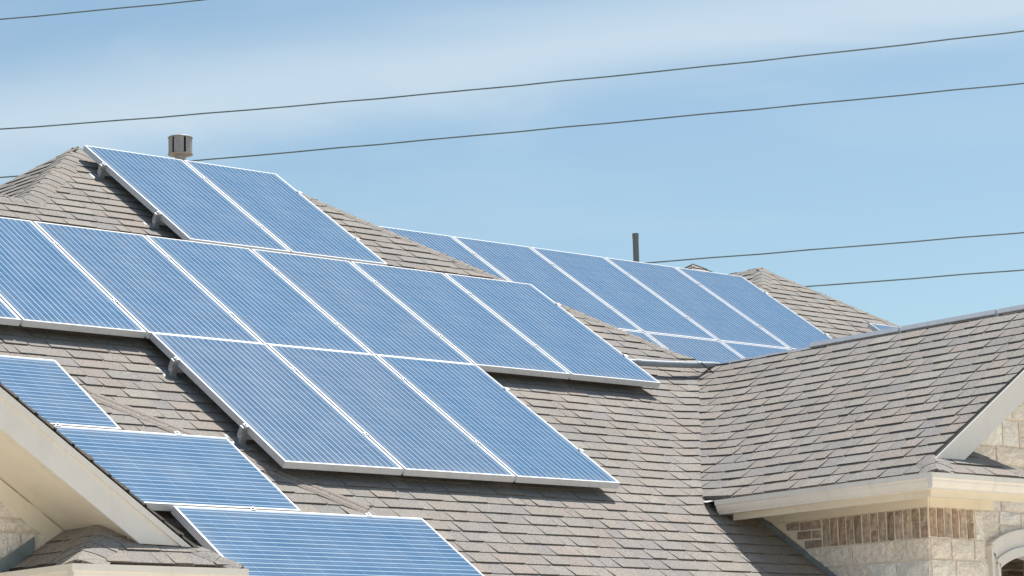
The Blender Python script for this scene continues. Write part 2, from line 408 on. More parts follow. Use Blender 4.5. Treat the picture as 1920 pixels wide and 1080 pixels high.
# --- left gable
GYR = -4.65                                   # plane of its rake
def zG(x): return -2.035 - T * (x + 2.915)
GXC = -4.7
slope(V3(GXC, 0, zG(GXC)), Vector((0, 1, 0)), Vector((-cP, 0, sP)), [[(y, (GXC - x) / cP) for x, y in [(GXC, GYR - .02), (-1.58, GYR - .02), (-1.42, GYR - .02), (-1.42, -4.29), (GXC, -1.01)]],
      [(y, (GXC - x) / cP) for x, y in [(-1.42, -4.82), (-1.42, GYR - .02), (-1.57, GYR - .02)]]], 61)
slope(V3(GXC, 0, zG(GXC)), Vector((0, -1, 0)), Vector((cP, 0, sP)), [[(-y, (x - GXC) / cP) for x, y in [(GXC, GYR - .02), (-7.98, GYR - .02), (-7.98, -1.01), (GXC, -1.01)]]], 62)
SE = -3.008; SXL, SXR, SY = -2.52, -1.42, -4.82
slope(V3(0, SY, SE), U, VV, [[(SXL, 0), (SXR, 0), (SXR - .17, .17 / cP), (SXL + .17, .17 / cP)],
                             [(SXL + .17, .17 / cP), (-1.985, .17 / cP), (-2.165, .353 / cP), (SXL + .353, .353 / cP)]], 63)
slope(V3(SXL, 0, SE), Vector((0, -1, 0)), Vector((cP, 0, sP)), [[(4.82, 0), (4.06, 0), (4.06, .353 / cP), (4.467, .353 / cP)]], 64)

# --- caps on hips and ridges
cp = MB()
h45 = .0
caps(cp, V3(CX, CY, zR1(CY)), V3(PKX, PKY, PKZ), F45 * .78 + Vector((1, -1, 0)).normalized() * 0 + Vector((.44, -.44, 0)) * .9, (L45 * .78 + Vector((-.44, .44, 0)) * .9), .17, .17, 5)
cp_a = Vector((1, -1, 0)).normalized()
cp.build('hip_cap', M_SH, house)
def hipcap(p0, p1, A, B, w=.15, seed=1, wB=None, name='hip_cap'):
    m1 = MB(); p0, p1 = Vector(p0), Vector(p1); d = (p1 - p0).normalized()
    A = (A - d * A.dot(d)).normalized(); B = (B - d * B.dot(d)).normalized()
    caps(m1, p0, p1, A, B, w, wB or w, seed); return m1.build(name, M_SH, house)
bpy.data.objects.remove(bpy.data.objects['hip_cap'])
# perpendicular directions inside each slope
def inplane(n, d): v = n.cross(d).normalized(); return v if v.z < 0 else -v
nF, nL, nRt, nB = Vector((0, -sP, cP)), Vector((-sP, 0, cP)), Vector((sP, 0, cP)), Vector((0, sP, cP))
def hc(a, b, n1, n2, w=.15, seed=1, name='hip_cap'):
    a, b = V3(*a), V3(*b); d = (b - a).normalized()
    v1, v2 = inplane(n1, d), inplane(n2, d)
    m1 = MB(); caps(m1, a, b, v1, v2, w, w, seed); return m1.build(name, M_SH, house)
hc((CX, CY, zR1(CY)), (PKX, PKY, PKZ), nF, nL, .165, 5)
hc((PKX - 1.2, PKY + 1.2, PKZ - T * 1.2), (PKX, PKY, PKZ), nB, nL, .14, 6)
hc((-5.4, CY, zR1(CY)), (CX + .12, CY, zR1(CY)), nF, nB, .16, 7, 'ridge_cap')
hc((RX, PKY, PKZ), (PKX, PKY, PKZ), nF, nB, .14, 8, 'ridge_cap')
hc((6.37, -.97, zR1(-.97)), (RX, PKY, PKZ), nF, nRt, .12, 9)
hc((5.09, -5.43, EZ), (4.72, -5.06, EZ + T * .37), nF, nRt, .11, 12)
hc((4.03, -5.405, EZ + .017), (4.2, -5.235, EZ + T * .195), nF, nL, .13, 13)
hc((K3 + 1.0, -1.0, zR3(-1.0)), (11.0, 2.88, PZ3), nF, nRt, .10, 14)
hc((10.47, 2.35, zR3(2.35)), (11.0, 2.88, PZ3), nF, nL, .12, 15)
hc((11.0, 6.8, PZ3), (11.0, 2.88, PZ3), nL, nRt, .12, 16, 'ridge_cap')
hc((SXL + .01, SY + .01, SE + .007), (SXL + .353, SY + .353, SE + T * .353), nF, nL, .165, 17)
hc((SXR, SY, SE), (SXR - .18, SY + .18, SE + T * .18), nF, nRt, .12, 18)
# the capped seam that crosses the main slope
m1 = MB(); a = V3(-.86, -2.27, zR1(-2.27) + .004); b = V3(.50, -3.50, zR1(-3.50) + .004); d = (a - b).normalized()
s1 = nF.cross(d).normalized(); caps(m1, b, a, s1, -s1, .075, .075, 19, ex=.9, h0=.016, jitter=.2, th=.007); m1.build('seam_cap', M_SH, house)

# --- trim of the right wing ------------------------------------------------
def gutter(path, name='gutter', prof=None, endcaps=True):
    """K-style gutter swept round plan corners; path = [(x,y)] on the fascia line, z top given; outward = left of travel"""
    z = path[0][2]
    pr = [(0, -.004), (.012, -.004), (.012, -.095), (.082, -.098), (.084, -.088), (.097, -.074), (.108, -.055), (.110, -.040), (.124, -.030), (.124, -.006), (.116, -.006), (.116, 0), (.131, 0), (.131, -.036), (.118, -.046), (.116, -.060), (.104, -.082), (.092, -.096), (.090, -.106), (0, -.106)]
    pts = [Vector((p[0], p[1])) for p in path]; n = len(pts); rings = []
    for i in range(n):
        ns = []
        if i > 0: d_ = (pts[i] - pts[i - 1]).normalized(); ns.append(Vector((d_.y, -d_.x)))
        if i < n - 1: d_ = (pts[i + 1] - pts[i]).normalized(); ns.append(Vector((d_.y, -d_.x)))
        if len(ns) == 2: mit = (ns[0] + ns[1]) / (1 + ns[0].dot(ns[1]))
        else: mit = ns[0]
        rings.append([V3(pts[i].x + mit.x * o_, pts[i].y + mit.y * o_, z + zz) for o_, zz in pr])
    mb_ = MB(); K = len(pr)
    for i in range(n - 1):
        for k in range(K): mb_.poly([rings[i][k], rings[i][(k + 1) % K], rings[i + 1][(k + 1) % K], rings[i + 1][k]])
    g = mb_.build(name, M_GUT, house)
    if endcaps:
        out = [pr[0]] + pr[12:]
        for i, sgn in ((0, -1), (n - 1, 1)):
            ec = MB()
            d_ = (pts[1] - pts[0]).normalized() if i == 0 else (pts[-1] - pts[-2]).normalized()
            nn_ = Vector((d_.y, -d_.x))
            ec.prism([V3(pts[i].x + nn_.x * o_ * 1.01, pts[i].y + nn_.y * o_ * 1.01, z + zz) for o_, zz in out], (d_.x * sgn * .004, d_.y * sgn * .004, 0))
            ec.build('end_cap', M_GUT, g, loc=(0, 0, 0))
    return g
gz = -2.266
FX0, FX1 = 4.040, 3.955           # fascia line (very slightly out of square)
FY = -5.40
g1 = gutter([(FX0, -3.345, gz), (FX1, FY, gz), (5.35, FY, gz)])
cb = MB()                          # corner strap where the two lengths meet
cb.prism([V3(FX1 - .133, FY - .133, gz - .004), V3(FX1 - .133, FY - .095, gz - .004), V3(FX1 - .133, FY - .095, gz - .10), V3(FX1 - .133, FY - .133, gz - .10)], (-.0025, 0, 0))
cb.prism([V3(FX1 - .133, FY - .1335, gz - .004), V3(FX1 - .098, FY - .1335, gz - .004), V3(FX1 - .098, FY - .1335, gz - .037), V3(FX1 - .133, FY - .1335, gz - .037)], (0, -.0025, 0))
cb.build('corner_strap', M_GUT, g1, loc=(0, 0, 0))
# fascia below the gutter, soffit, frieze
fa = MB()
def strip(mb_, p, q, z0, z1, th, nrm):
    mb_.prism([V3(p[0], p[1], z0), V3(q[0], q[1], z0), V3(q[0], q[1], z1), V3(p[0], p[1], z1)], (-nrm[0] * th, -nrm[1] * th, 0))
strip(fa, (FX0 - .004, -3.40), (FX1 - .004, FY - .004), gz - .152, gz + .0, .025, (-1, 0))
strip(fa, (FX1 + .0215, FY - .004), (5.2, FY - .004), gz - .152, gz + .0, .025, (0, -1))
fa.build('fascia_board', M_CREAM, house)
so_ = MB(); so_.box((FX1 + .03, -5.37, gz - .095 + Z0), (5.2, -3.2, gz - .075 + Z0)); so_.build('soffit', M_CREAM, house)
XW = 4.375; YW = -5.01; XE = 4.972; YW2 = -4.72
fr = MB()
fr.prism([V3(XW - .02, -3.315, -2.343), V3(XW - .02, -3.50, -2.44), V3(XW - .02, YW - .02, -2.44), V3(XW - .02, YW - .02, -2.343)], (.0175, 0, 0))
fr.prism([V3(XW - .0, YW - .0205, -2.343), V3(XE + .11, YW - .0205, -2.343), V3(XE + .11, YW - .0205, -2.44), V3(XW - .0, YW - .0205, -2.44)], (0, .018, 0))
fr.build('frieze_board', M_CREAM, house)
# rake boards of the right gable
YR = -5.255
def zW(x): return EZ + T * (x - ER)
rk = MB()
xr0 = 4.175
def rake(mb_, z_top, z_low, xb_top, xb_low, zb, xa, y0, th):
    """left-descending rake board: follows z_top(x)/z_low(x), cut level at zb"""
    mb_.prism([V3(xb_top, y0, z_top(xb_top)), V3(xa, y0, z_top(xa)), V3(xa, y0, z_low(xa)), V3(xb_low, y0, z_low(xb_low))], (0, th, 0))
rake(rk, lambda x: zW(x) - .030, lambda x: zW(x) - .215, 4.215, 4.487, -2.13, GX, YR, .022)
rk.prism([V3(GX, YR, GZ - .03), V3(8.4, YR, GZ - .03 - T * (8.4 - GX)), V3(8.4, YR, GZ - .215 - T * (8.4 - GX)), V3(GX, YR, GZ - .215)], (0, .022, 0))
rk.build('rake_board', M_WHITE, house)
tr = MB()
tr.prism([V3(4.165, YR - .014, zW(4.165) - .001), V3(GX, YR - .014, GZ - .001), V3(GX, YR - .014, GZ - .042), V3(4.205, YR - .014, zW(4.205) - .042)], (0, .0125, 0))
tr.prism([V3(GX, YR - .014, GZ - .012), V3(8.4, YR - .014, GZ - .012 - T * (8.4 - GX)), V3(8.4, YR - .014, GZ - .042 - T * (8.4 - GX)), V3(GX, YR - .014, GZ - .042)], (0, .0125, 0))
tr.build('rake_trim', M_WHITE, house)
sf = MB()
sf.prism([V3(4.50, YR + .022, zW(4.50) - .20), V3(GX, YR + .022, GZ - .20), V3(GX, YR + .022, GZ - .18), V3(4.50, YR + .022, zW(4.50) - .18)], (0, .52, 0))
sf.build('rake_soffit', M_CREAM, house)

# ---- masonry -------------------------------------------------------------
SPAL = [(.86, .78, .70), (.88, .82, .76), (.84, .75, .66), (.88, .84, .79), (.83, .75, .67), (.87, .77, .68)]
def block(mb_, fr_, a0, a1, b0, b1, depth, rng, pal, k=1.0, chip=.006, grid=3):
    """one rough faced block in frame (org, A, B, out)"""
    o_, A, B, O = fr_; c = pal[rng.randrange(len(pal))]; kk = rng.uniform(.93, 1.07) * k; c = tuple(v * kk for v in c)
    nx = grid; ny = grid; vs = []; fs = []
    for j in range(ny + 1):
        for i in range(nx + 1):
            u_, v_ = i / nx, j / ny; edge = i in (0, nx) or j in (0, ny)
            a = a0 + (a1 - a0) * u_ + (rng.uniform(-chip, chip)); b = b0 + (b1 - b0) * v_ + rng.uniform(-chip, chip)
            d_ = depth * (rng.uniform(.45, .6) if edge else rng.uniform(.8, 1.25))
            vs.append(o_ + A * a + B * b + O * d_)
    for j in range(ny):
        for i in range(nx):
            q = j * (nx + 1) + i; fs.append((q, q + 1, q + nx + 2, q + nx + 1))
    ring = [i for i in range(nx + 1)] + [nx + (nx + 1) * j for j in range(1, ny + 1)] + [ny * (nx + 1) + i for i in range(nx - 1, -1, -1)] + [(nx + 1) * j for j in range(ny - 1, 0, -1)]
    base = len(vs)
    for q in ring: vs.append(vs[q] - O * depth * 2)
    n = len(ring)
    for i in range(n): fs.append((ring[i], ring[(i + 1) % n], base + (i + 1) % n, base + i))
    mb_.mesh(vs, fs, c, False)
def ashlar(mb_, fr_, a0, a1, b0, b1, rng, inside=lambda a, b: True, rows=None, wmin=.16, wmax=.42, pal=SPAL, depth=.022, gap=.008):
    b = b1; k = 0
    while b > b0 + .02:
        h = rows[k % len(rows)] if rows else rng.choice((.12, .15, .19, .22)); h = min(h, b - b0)
        a = a0
        while a < a1 - .01:
            w_ = min(rng.uniform(wmin, wmax), a1 - a)
            if a1 - a - w_ < .09: w_ = a1 - a
            if inside(a + w_ / 2, b - h / 2):
                if h > .18 and w_ > .22 and rng.random() < .35:
                    hm = h * rng.uniform(.4, .6)
                    block(mb_, fr_, a + gap, a + w_ - gap, b - hm + gap, b - gap, depth, rng, pal); block(mb_, fr_, a + gap, a + w_ - gap, b - h + gap, b - hm - gap, depth, rng, pal)
                else: block(mb_, fr_, a + gap, a + w_ - gap, b - h + gap, b - gap, depth, rng, pal)
            a += w_
        b -= h; k += 1
rng = random.Random(77)
UP = Vector((0, 0, 1)); GZ_LOW = -Z0
# side wall of the wing (faces -x) : mortar body
wl = MB()
wl.box((XW, YW, 0), (XE, YW + .34, Z0 - 2.30))          # pier
wl.box((XW, YW + .34, 0), (XW + .3, -2.9, Z0 - 2.30))   # side wall
wl.build('wall', M_MORTAR, house)
st = MB()
frS = (V3(XW, 0, 0), Vector((0, -1, 0)), UP, Vector((-1, 0, 0)))
ashlar(st, frS, 3.60, -YW, -4.2, -2.658, rng, inside=lambda a, b: b > zR1(-a) - .12, rows=(.150, .165, .20, .14))
frF = (V3(0, YW, 0), Vector((1, 0, 0)), UP, Vector((0, -1, 0)))
ashlar(st, frF, XW, XE, -4.2, -2.658, rng, rows=(.150, .165, .20, .14), wmin=.10, wmax=.28)
st.build('stone_facing', M_STONE, house)
BPAL = [(.36, .265, .21), (.30, .23, .185), (.39, .28, .22), (.43, .35, .285), (.27, .21, .175), (.38, .31, .25), (.46, .37, .31)]
bk = MB()
def bricks_soldier(fr_, a0, a1, b0, b1):
    n = round((a1 - a0) / .081); w_ = (a1 - a0) / n
    for i in range(n):
        c = rng.random()
        if c < .25:
            hm = b0 + (b1 - b0) * rng.uniform(.4, .65)
            block(bk, fr_, a0 + i * w_ + .009, a0 + (i + 1) * w_ - .009, b0 + .004, hm - .003, .014, rng, BPAL, chip=.003, grid=2); block(bk, fr_, a0 + i * w_ + .009, a0 + (i + 1) * w_ - .009, hm + .003, b1 - .004, .014, rng, BPAL, chip=.003, grid=2)
        else: block(bk, fr_, a0 + i * w_ + .009, a0 + (i + 1) * w_ - .009, b0 + .004, b1 - .004, .014, rng, BPAL, chip=.003, grid=2)
bricks_soldier(frS, 3.985, -YW, -2.655, -2.443)
bricks_soldier(frF, XW + .004, XE - .10, -2.655, -2.443)
for r_, (s0, cuts) in enumerate(((3.62, (3.62, 3.76, 3.98)), (3.73, (3.73, 3.88, 3.98)), (3.80, (3.80, 3.98)))):
    zt = -2.443 - r_ * .0715
    for q in range(len(cuts) - 1): block(bk, frS, cuts[q] + .008, cuts[q + 1] - .008, zt - .064, zt - .007, .014, rng, BPAL, k=(.6 if r_ == 2 else .85), chip=.004, grid=2)
bk.build('brick_course', M_BRICK, house)
st = MB(); ashlar(st, frF, XE - .098, XE, -2.655, -2.443, rng, rows=(.212,), wmin=.1, wmax=.1); st.build('stone_quoin', M_STONE, house)
# gable wall above and beside the skirt, with the arched opening
gw = MB()
gw.prism([V3(4.4, YW2, -2.6), V3(4.4, YW2, zW(4.4) - .2), V3(GX, YW2, GZ - .2), V3(8.2, YW2, GZ - .2 - T * (8.2 - GX)), V3(8.2, YW2, -2.6)], (0, .2, 0))
AX, ARO, AHW = 5.81, .93, .46      # segmental arch: centre x, outer radius, outer half width of its trim
ASZ = -3.46                         # centre height of the arch
gw = MB()
gw.prism([V3(4.4, YW2, -2.30), V3(4.4, YW2, zW(4.4) - .2), V3(GX, YW2, GZ - .2), V3(8.2, YW2, GZ - .2 - T * (8.2 - GX)), V3(8.2, YW2, -2.30)], (0, .2, 0))
gw.box((AX + AHW - .03, YW2, 0), (8.2, YW2 + .2, Z0 - 2.30)); gw.box((XE, YW2, 0), (AX - AHW + .03, YW2 + .2, Z0 - 2.30))
def arc(r, hw, n=20):
    return [(AX + hw * (2 * i / n - 1), ASZ + math.sqrt(r * r - (hw * (2 * i / n - 1)) ** 2)) for i in range(n + 1)]
q_ = arc(ARO - .03, AHW - .03)
for (xa, za), (xb, zb) in zip(q_, q_[1:]):
    gw.prism([V3(xa, YW2 + .001, za), V3(xb, YW2 + .001, zb), V3(xb, YW2 + .001, -2.30), V3(xa, YW2 + .001, -2.30)], (0, .19, 0))
gw.build('gable_wall', M_MORTAR, house)
st = MB(); fr2 = (V3(0, YW2, 0), Vector((1, 0, 0)), UP, Vector((0, -1, 0)))
def in_gable(a, b):
    if b > zW(a) - .16: return False
    if abs(a - AX) < AHW + .04: return b > ASZ + math.sqrt(ARO ** 2 - min(abs(a - AX), AHW) ** 2) + .02
    return True
ashlar(st, fr2, 4.98, 8.1, -4.2, -1.0, rng, inside=in_gable, rows=(.21, .14, .19, .16), wmin=.16, wmax=.40)
st.build('stone_facing', M_STONE, house)
ar = MB()
for (r0, r1, w0, w1, yf) in ((.90, .93, .44, .46, -.055), (.80, .90, .40, .44, -.040), (.73, .80, .37, .40, -.060)):
    A0, A1 = arc(r0, w0), arc(r1, w1)
    for k in range(len(A0) - 1):
        ar.prism([V3(A0[k][0], YW2 + yf, A0[k][1]), V3(A0[k + 1][0], YW2 + yf, A0[k + 1][1]), V3(A1[k + 1][0], YW2 + yf, A1[k + 1][1]), V3(A1[k][0], YW2 + yf, A1[k][1])], (0, .2, 0))
    for sx in (-1, 1):
        x0, x1 = AX + sx * w0, AX + sx * w1; zt = ASZ + math.sqrt(r1 * r1 - w1 * w1)
        ar.box((min(x0, x1), YW2 + yf, 0), (max(x0, x1), YW2 + yf + .2, (A0[0][1] + zt) / 2 + Z0))
ar.build('arch_trim', M_WHITE, house)
rw = MB(); rw.box((5.2, YW2 + .9, 0), (7.2, YW2 + 1.0, Z0 - 2.2)); rw.box((6.9, YW2 + .2, 0), (7.0, YW2 + .9, Z0 - 2.2)); rw.build('porch_wall', M_MORTAR, house)
st = MB(); frP = (V3(0, YW2 + .9, 0), Vector((1, 0, 0)), UP, Vector((0, -1, 0))); ashlar(st, frP, 5.2, 6.9, -3.6, -2.3, rng, rows=(.075,), wmin=.18, wmax=.22, pal=BPAL, depth=.012); st.build('porch_brick', M_BRICK, house)
# flashings
fl = MB()
fl.prism([V3(XW - .006, -3.30, zR1(-3.30) + .01), V3(XW - .006, -5.0, zR1(-5.0) + .01), V3(XW - .006, -5.0, zR1(-5.0) + .05), V3(XW - .006, -3.30, zR1(-3.30) + .055)], (-.028, 0, 0))
fl.build('step_flashing', M_FLASH, house)
kf = MB(); kf.poly([V3(3.945, -3.165, -2.262), V3(4.05, -3.19, -2.235), V3(4.05, -3.40, -2.262), V3(3.90, -3.35, -2.268), V3(3.91, -3.25, -2.275)])
kf.build('valley_flashing', M_WHITE, house)

# --- trim of the left gable ------------------------------------------------
gz2 = -3.026
g2 = gutter([(-2.478, -3.6, gz2), (-2.478, -4.79, gz2), (-1.455, -4.79, gz2)])
cb = MB(); cb.prism([V3(-2.478 - .133, -4.79 - .133, gz2 - .004), V3(-2.478 - .133, -4.79 - .09, gz2 - .004), V3(-2.478 - .133, -4.79 - .09, gz2 - .10), V3(-2.478 - .133, -4.79 - .133, gz2 - .10)], (-.0025, 0, 0))
cb.build('corner_strap', M_GUT, g2, loc=(0, 0, 0))
fa = MB(); strip(fa, (-2.482, -3.6), (-2.482, -4.794), gz2 - .15, gz2, .025, (-1, 0)); strip(fa, (-2.4565, -4.794), (-1.42, -4.794), gz2 - .15, gz2, .025, (0, -1)); fa.build('fascia_board', M_CREAM, house)
rk = MB(); X1G = -1.716
def zGt(x): return -2.080 - T * (x + 2.915)
def zGl(x): return -2.271 - T * (x + 2.913)
rk.prism([V3(X1G, GYR, zGt(X1G)), V3(GXC, GYR, zGt(GXC)), V3(GXC, GYR, zGl(GXC)), V3(-2.006, GYR, zGl(-2.006))], (0, .022, 0))
rk.prism([V3(GXC, GYR, zGt(GXC)), V3(-7.68, GYR, zGt(GXC) - T * (GXC + 7.68)), V3(-7.68, GYR, zGl(GXC) - T * (GXC + 7.68)), V3(GXC, GYR, zGl(GXC))], (0, .022, 0))
rk.build('rake_board', M_WHITE, house)
tr = MB()
tr.prism([V3(-1.665, GYR - .016, zGt(-1.665) + .026), V3(GXC, GYR - .016, zGt(GXC) + .026), V3(GXC, GYR - .016, zGt(GXC) - .016), V3(-1.735, GYR - .016, zGt(-1.735) - .016)], (0, .0145, 0))
tr.build('rake_trim', M_WHITE, house)
YF = -4.095
sf = MB(); sf.prism([V3(-2.02, GYR + .022, zGl(-2.02) + .008), V3(GXC, GYR + .022, zGl(GXC) + .008), V3(GXC, GYR + .022, zGl(GXC) + .03), V3(-2.02, GYR + .022, zGl(-2.02) + .03)], (0, .55, 0)); sf.build('rake_soffit', M_CREAM, house)
fr = MB(); fr.prism([V3(-2.1, YF, zGl(-2.1)), V3(GXC, YF, zGl(GXC)), V3(GXC, YF, zGl(GXC) - .125), V3(-2.1, YF, zGl(-2.1) - .125)], (0, .02, 0)); fr.build('frieze_board', M_CREAM, house)
gw = MB(); gw.prism([V3(-2.0, -4.07, zGl(-2.0) + .05), V3(GXC, -4.07, zGl(GXC) + .05), V3(-7.4, -4.07, zGl(GXC) + .05 - T * 2.7), V3(-7.4, -4.07, -Z0), V3(-2.0, -4.07, -Z0)], (0, .2, 0)); gw.build('gable_wall', M_MORTAR, house)
st = MB(); frL = (V3(0, -4.07, 0), Vector((1, 0, 0)), UP, Vector((0, -1, 0)))
ashlar(st, frL, -4.4, -2.2, -3.2, -1.5, rng, inside=lambda a, b: b < zGl(a) - .02, rows=(.19, .15, .21), wmin=.2, wmax=.45); st.build('stone_facing', M_STONE, house)
fl = MB(); fl.prism([V3(-2.62, -4.10, -3.06), V3(-2.37, -4.10, SE + T * .15 + .01), V3(-2.37, -4.10, SE + T * .15 + .095), V3(-2.62, -4.10, -3.06 + .085)], (0, -.014, 0)); fl.build('step_flashing', M_FLASH, house)
# plain walls below the main eave
wl = MB(); wl.box((-2.3, -4.6, 0), (-1.6, -4.3, Z0 - 3.15)); wl.box((-1.6, -4.7, 0), (XW - .002, -4.4, Z0 - 3.42)); wl.box((8.0, -4.5, 0), (8.2, 4.5, Z0 - 2.4)); wl.box((-5.3, 3.2, 0), (8.0, 3.4, Z0 - 1.3)); wl.box((8.2, 3.5, 0), (14.5, 3.7, Z0 - 1.3)); wl.box((14.4, -1., 0), (14.6, 3.5, Z0 - 1.6))
wl.box((13.2, 6.2, 0), (17, 9.8, Z0 + .8))
wl.build('wall', M_MORTAR, house)

# ------------------------------------------------------------------ solar panels
PW, PL, TH = .992, 1.940, .050
def panel_meshes():
    f = MB(); lip = .012
    def ring(z0, z1, i0, i1):
        pass
    # frame as four mitred bars
    for (a, b) in (((0, 0), (PW, lip)), ((0, PL - lip), (PW, PL)), ((0, lip), (lip, PL - lip)), ((PW - lip, lip), (PW, PL - lip))):
        f.box((a[0], a[1], -TH), (b[0], b[1], 0.0))
    f.box((.03, .03, -.036), (PW - .03, PL - .03, -.032))
    g = MB(); g.poly([(lip - .001, lip - .001, -.0025), (PW - lip + .001, lip - .001, -.0025), (PW - lip + .001, PL - lip + .001, -.0025), (lip - .001, PL - lip + .001, -.0025)])
    return f, g
proto = None
def panel(x, v, label, group, land=False, plane=None, name='solar_panel'):
    """x,v = lower-left corner on the panel plane (v measured up the slope)"""
    global proto
    if plane is None: plane = (V3(0, 0, 0), U, VV, NN)
    o_, A, B, Nn = plane
    if land: X, Y = -B, A
    else: X, Y = A, B
    loc = o_ + A * x + B * v
    if land: loc = o_ + A * x + B * (v + PW)
    mt = Matrix((X, Y, Nn)).transposed()
    root = thing(name, label, 'solar panel', loc, group); root.rotation_euler = mt.to_euler()
    if proto is None:
        f, g = panel_meshes()
        fo = f.build('frame', M_ALU, root, loc=(0, 0, 0)); go = g.build('cell_surface', M_CELL, root, loc=(0, 0, 0)); proto = (fo, go)
        bv = fo.modifiers.new('bevel', 'BEVEL'); bv.width = .0015; bv.segments = 1
    else:
        for p_ in proto:
            c = p_.copy(); sc.collection.objects.link(c); c.parent = root
    return root
W_, H_ = 1.012, 1.958
GM = 'panels on the main roof slope'
ordn = ['leftmost', 'second from left', 'third from left', 'fourth from left', 'fifth from left', 'sixth from left', 'rightmost']
names_b = {-2: '', -1: 'upright panel at the left picture edge in the long middle row',
           0: 'upright panel of the long middle row just below the two topmost, its lower right corner touching the lowest upright row', 1: 'upright panel directly above the leftmost panel of the lowest upright row',
           2: 'upright panel of the middle row, directly above the second panel of the three-panel row', 3: 'upright panel of the middle row whose lower left corner meets the top right of the three-panel row',
           4: 'upright panel at the right end of the long middle row above open shingles'}
names_b[3] = 'upright panel second from the right end of the long middle row'
names_b[2] = 'upright panel of the long middle row, above the rightmost of the three lowest'
names_b[1] = 'upright panel of the long middle row, above the middle of the three lowest'
names_b[0] = 'upright panel of the long middle row, above the leftmost of the three lowest'
names_b[-1] = 'upright panel of the long middle row, second from the left picture edge'
names_b[-2] = 'upright panel cut by the left picture edge, only its lower corner in view'
for i in range(-2, 5): panel(i * W_ + .010, -H_ + .009, 'blue ' + names_b[i], GM)
for i, s in enumerate(('leftmost of three in the lowest upright row, feet showing beside it', 'middle of the three panels in the lowest upright row', 'rightmost of the three panels in the lowest upright row, beside open shingles')):
    panel(i * W_ + .022 + .010, -2 * H_ + .026, 'blue upright panel, ' + s, GM)
for i, s in enumerate(('topmost left blue panel rising past the roof peak beside the round vent', 'topmost right blue panel beside the hip, right of the round vent')):
    panel(i * W_ + 1.457 + .010, .038, s, GM)
GL = 'sideways panels stepped down the main roof slope'
for (x, v, s) in ((-1.065 - PL, -2.57 - PW - .005, 'sideways blue panel highest of the three stepped ones, cut by the left picture edge'),
                  (-.262 - PL, -2.57 - W_ - PW - .005, 'sideways blue panel in the middle of the three stepped ones, behind the white rake board'),
                  (-1.235, -2.57 - 2 * W_ - PW - .005, 'sideways blue panel lowest of the three stepped ones, cut by the bottom picture edge')):
    panel(x, v, s, GL, True)
# second field on the back wing
pl3 = (V3(0, 0, -.49 / cP), U, VV, NN)
GB = 'panels on the back wing of the roof'
V3T = 2.672; X3 = 4.972
lab3 = ['leftmost upright panel of the back roof, half hidden by the main hip', 'second upright panel from the left on the back roof, purplish grey', 'third upright panel from the left on the back roof, below the plain vent pipe',
        'fourth upright panel from the left on the back roof, left of the last', 'rightmost full upright panel on the back roof beside bare shingles']
for i in range(5): panel(X3 + i * W_ + .010, V3T - PL, lab3[i], GB, plane=pl3)
for i, s in ((1, 'small visible tip of a lower back roof panel behind the main hip'), (2, 'lower back roof panel in the middle, just above the grey conduit bend'), (3, 'lower back roof panel at the right, tapering behind the white framed ridge')):
    panel(X3 + i * W_ + .010, V3T - H_ - PL, s, GB, plane=pl3)
panel(11.152, 1.74 - PL, 'small corner of a lone panel sticking up behind the right ridge against shingles', GB, plane=pl3)
# panels on the far slope of the right wing; seen edge-on over its ridge
plR = (V3(GX, 0, GZ) + Vector((sP, 0, cP)) * .132, Vector((0, 1, 0)), Vector((-cP, 0, sP)), Vector((sP, 0, cP)))
labs = ['edge-on panel at the far left end of the ridge, sitting lowest', 'edge-on panel second along the ridge, behind the conduit end', 'edge-on panel third along the ridge, above bare shingles', 'edge-on panel fourth along the ridge at the right picture edge']
labs = ['panel seen edge-on over the right ridge, nearest the grey conduit and lowest', 'panel seen edge-on over the right ridge, second from the conduit', 'panel seen edge-on over the right ridge, between the two frame joints', 'panel seen edge-on over the right ridge, cut by the right picture edge']
for i, (y0, y1) in enumerate(((-2.20, 0), (-3.212, 0), (-4.224, 0), (-5.236, 0))):
    r_ = panel(y0 + .010, -.045 - PL - (.045 if i == 0 else 0), labs[i], 'panels behind the right ridge', plane=plR)

